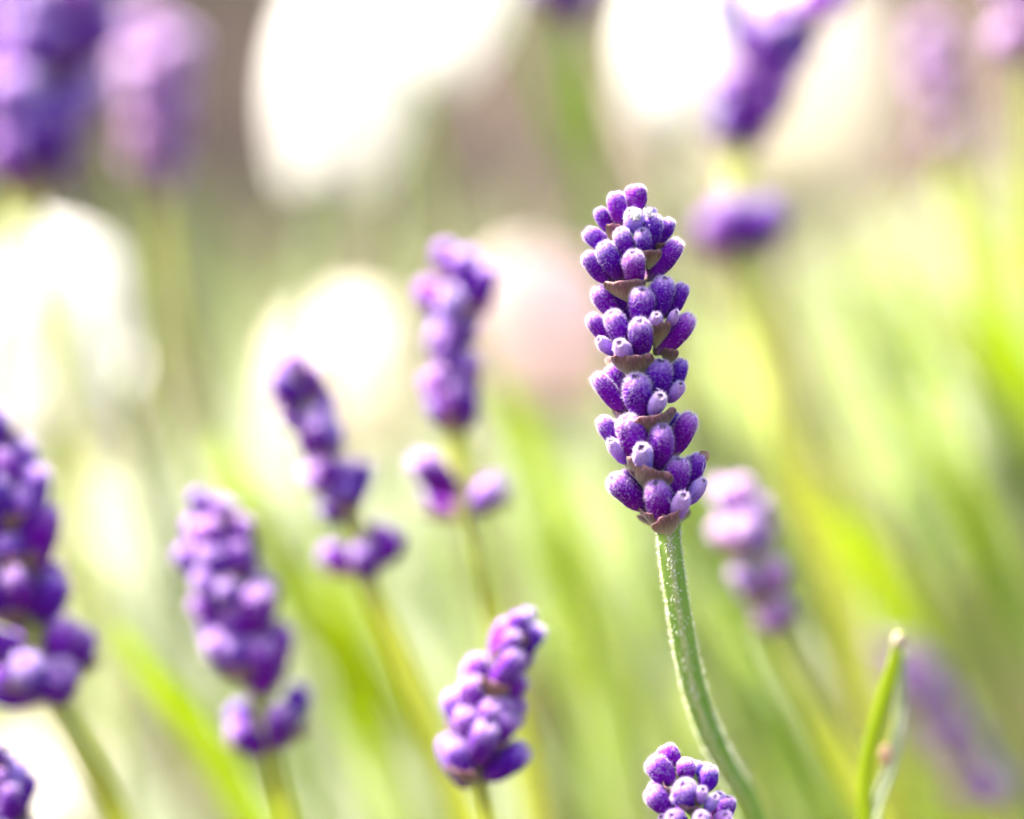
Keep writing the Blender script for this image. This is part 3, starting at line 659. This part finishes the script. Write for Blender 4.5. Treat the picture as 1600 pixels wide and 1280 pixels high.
for k in range(34):
    x0 = rs.uniform(1000, 1620) if k < 22 else rs.uniform(120, 1000); y0 = rs.uniform(330, 900) + (1600 - x0) * (.12 if k < 22 else .25); D = rs.uniform(.50, .72)
    sl = rs.uniform(.28, .55); pts = [(x0, y0)]
    for j in range(4): pts.append((pts[-1][0] + 110 * sl * rs.uniform(.7, 1.3), pts[-1][1] + 120)); sl *= 1.08
    mt, li = rs.choice([(M_LEAF, 0), (M_LEAF, 0), (M_LEAF_GREY, 0), (M_LEAF_GREY, 0), (M_LEAF_GREY, 0), (M_LEAF_BRIGHT, 1), (M_DRY, 2), (M_DRY, 2)])
    STEMS.append((pts, D, rs.uniform(26, 60), mt, li))
LAB = [('flowerless_stalk', 'soft green flowerless stem lost in the blurred green mass behind the lavender', 'stem', 'flowerless lavender stems'),
       ('long_leaf', 'soft yellow-green leaf lost in the blurred green mass behind the lavender', 'leaf', 'bright long leaves'),
       ('dry_stalk', 'soft straw-coloured stem lost in the blurred green mass behind the lavender', 'stem', 'dry stems')]
OWN = ['thin green stem crossing between the two touching white blooms', 'broad green stem running down beside the bright white bloom', 'green stem under the whorl that shows between the white blooms',
       'grey-green stem crossing the edge of the large white bloom', 'pale sage stem between the large white bloom and the cream bloom', 'green stem slanting across the middle of the large white bloom',
       'vivid leaf behind the plump spike, reaching up towards the slim leaning spike', 'vivid broad leaf slanting behind the lower whorl of the plump spike', 'vivid leaf under the pink bloom beside the upright spike',
       'straw-coloured stem slanting from the bright white bloom past the dark whorl', 'pale straw blade beside the stem of the flaring lavender spike', 'vivid green leaf slanting under the faint lilac spike',
       'vivid leaf beside the stem of the pale violet lavender tip', 'vivid yellow-green leaf behind the small pinkish spike', 'green stem slanting behind the dim greyish purple spike',
       'green stem behind the cream tip of the forked leaf shoot', 'grey-green stem just under the faint lilac spike', 'green stem behind the sharp spike\'s curved stem and the small pinkish spike',
       'grey-green stem behind the sharp spike\'s curved stem, close to the short leaning spike', 'green stem rising behind the short spike with pale tips', 'grey-green stem between the deep purple spike and the plump spike',
       'yellow-green leaf behind the stem of the slim leaning spike']
for i, (pts, D, w, mt, li) in enumerate(STEMS):
    wp = [P(x, y, D + .012 * q) for q, (x, y) in enumerate(pts)]
    wp += to_ground(wp[-1], wp[-1] - wp[-2])
    o = blade(LAB[li][0], wp, w * FOCUS / FPX * 1.25, mt, None, fold=.35, tipw=.35, n=6)
    # origin at the foot
    ft = wp[-1]; o.data.transform(Matrix.Translation(-ft)); o.location = ft
    o['label'], o['category'], o['group'] = LAB[li][1:]
    if i < len(OWN): o['label'] = OWN[i]

# ------------------------------------------------------------------ foliage masses (uncountable)
def foliage(name, label, cx, cy, rx, ry, top, n, mats, seed, Lr=(.03, .06), wr=(.0025, .006), lean=(-.35, -.1, 1)):
    r = random.Random(seed)
    V, F, MI = [], [], []
    for _ in range(n):
        a = r.random() * 6.28; q = math.sqrt(r.random()); x = cx + rx * q * math.cos(a); y = cy + ry * q * math.sin(a)
        h = top * (1 - .55 * q * q) * (.15 + .85 * r.random() ** .7) * (.8 + .4 * mnoise.noise(Vector((x * 9, y * 9, seed))))
        p = Vector((x, y, max(.01, h)))
        d = (Vector(lean) + Vector((r.gauss(0, .45), r.gauss(0, .45), r.gauss(0, .3)))).normalized()
        L = r.uniform(*Lr); w = r.uniform(*wr) * .5
        s = d.cross(Vector((r.gauss(0, .6), 1 + r.gauss(0, .6), r.gauss(0, .6)))).normalized(); o = d.cross(s)
        k = len(V)
        for t, ww in ((0, .4), (.35, 1), (.7, .85), (1, .08)):
            c = p + d * L * t + Vector((0, 0, -1)) * L * .18 * t * t
            V += [c - s * w * ww + o * w * .3, c, c + s * w * ww + o * w * .3]
        mi = min(len(mats) - 1, int(r.random() * len(mats)))
        for j in range(3):
            b = k + j * 3
            F += [(b, b + 1, b + 4, b + 3), (b + 1, b + 2, b + 5, b + 4)]; MI += [mi, mi]
    o = mesh_obj(name, V, F, mats[0])
    for m in mats[1:]: o.data.materials.append(m)
    o.data.polygons.foreach_set('material_index', MI)
    o['kind'] = 'stuff'; o['label'] = label; o['category'] = 'foliage'
    return o
foliage('lavender_foliage', 'mass of green lavender foliage behind the sharp spike', .22, .98, .26, .30, .30, 9000, [M_LEAF, M_LEAF_GREY, M_SILVER, M_LEAF_GREY, M_LEAF_BRIGHT, M_LEAF, M_SILVER], 1)
foliage('lavender_foliage', 'low mass of yellow-green foliage between the blurred stalks', -.06, .95, .22, .22, .20, 4500, [M_SILVER, M_SILVER, M_LEAF_GREY, M_SILVER, M_LEAF], 2)
foliage('silver_foliage', 'pale silvery foliage low on the soil beside the deep purple spike', -.22, .98, .16, .25, .22, 3000, [M_SILVER, M_SILVER, M_LEAF_GREY, M_DRY], 5, Lr=(.03, .06), wr=(.006, .014))
foliage('ground_cover', 'sparse grey-green ground cover on the brown soil', -.2, 1.7, .8, .6, .08, 700, [M_LEAF_GREY, M_LEAF, M_DRY], 3, Lr=(.04, .08), wr=(.006, .014))

# ------------------------------------------------------------------ unseen dense shrubs, added out of view to shade the soil at the back
M_SHRUB = soft_mat('shrub_leaf', (0.03, 0.07, 0.02), (0.08, 0.13, 0.03), 3, 0.25)
M_BARK = soft_mat('shrub_bark', (0.08, 0.06, 0.045), (0.16, 0.12, 0.09), 30, 0.0)
def shade_shrub(label, x, y, h, rad, seed):
    r = random.Random(seed); root = thing('shade_shrub', Vector((x, y, 0)), label, 'shade_shrub', 'unseen shrubs added for shade')
    V, F = [], []
    for _ in range(3800):
        d = Vector((r.gauss(0, 1), r.gauss(0, 1), r.gauss(0, 1))).normalized(); q = r.random() ** .45
        c = Vector((d.x * rad * q, d.y * rad * q, h * .54 + d.z * h * .5 * q)) * (1 + .2 * mnoise.noise(d * 2.5 + Vector((seed, 0, 0))))
        if c.z < .05: continue
        a = Vector((r.gauss(0, 1), r.gauss(0, 1), r.gauss(0, .6))).normalized(); b = a.cross(d + Vector((r.gauss(0, .5),) * 3)).normalized()
        L, w = r.uniform(.06, .11), r.uniform(.03, .05); k = len(V)
        V += [c - a * L * .5, c + b * w * .5, c + a * L * .5, c - b * w * .5]; F.append((k, k + 1, k + 2, k + 3))
    crown = mesh_obj('crown', V, F, M_SHRUB, root, smooth=False); crown['kind'] = 'stuff'
    for k in range(5):
        a = 6.28 * k / 5; pp = catmull([Vector((x, y, -.05)), Vector((x + .15 * math.cos(a), y + .15 * math.sin(a), h * .3)), Vector((x + rad * .6 * math.cos(a), y + rad * .6 * math.sin(a), h * .75))], 5)
        tube('branch', pp, [.025 * (1 - .7 * i / len(pp)) for i in range(len(pp))], M_BARK, root, seg=7)
for i, (x, y, h) in enumerate(((-1.55, 3.05, 2.2), (-2.0, 4.1, 2.6), (-1.95, 5.4, 2.8), (-3.2, 4.8, 2.6), (-.8, 6.3, 2.4))):
    shade_shrub('unseen dense dark bush added out of view to shade the soil', x, y, h, .7 if i == 0 else .85, 100 + i)
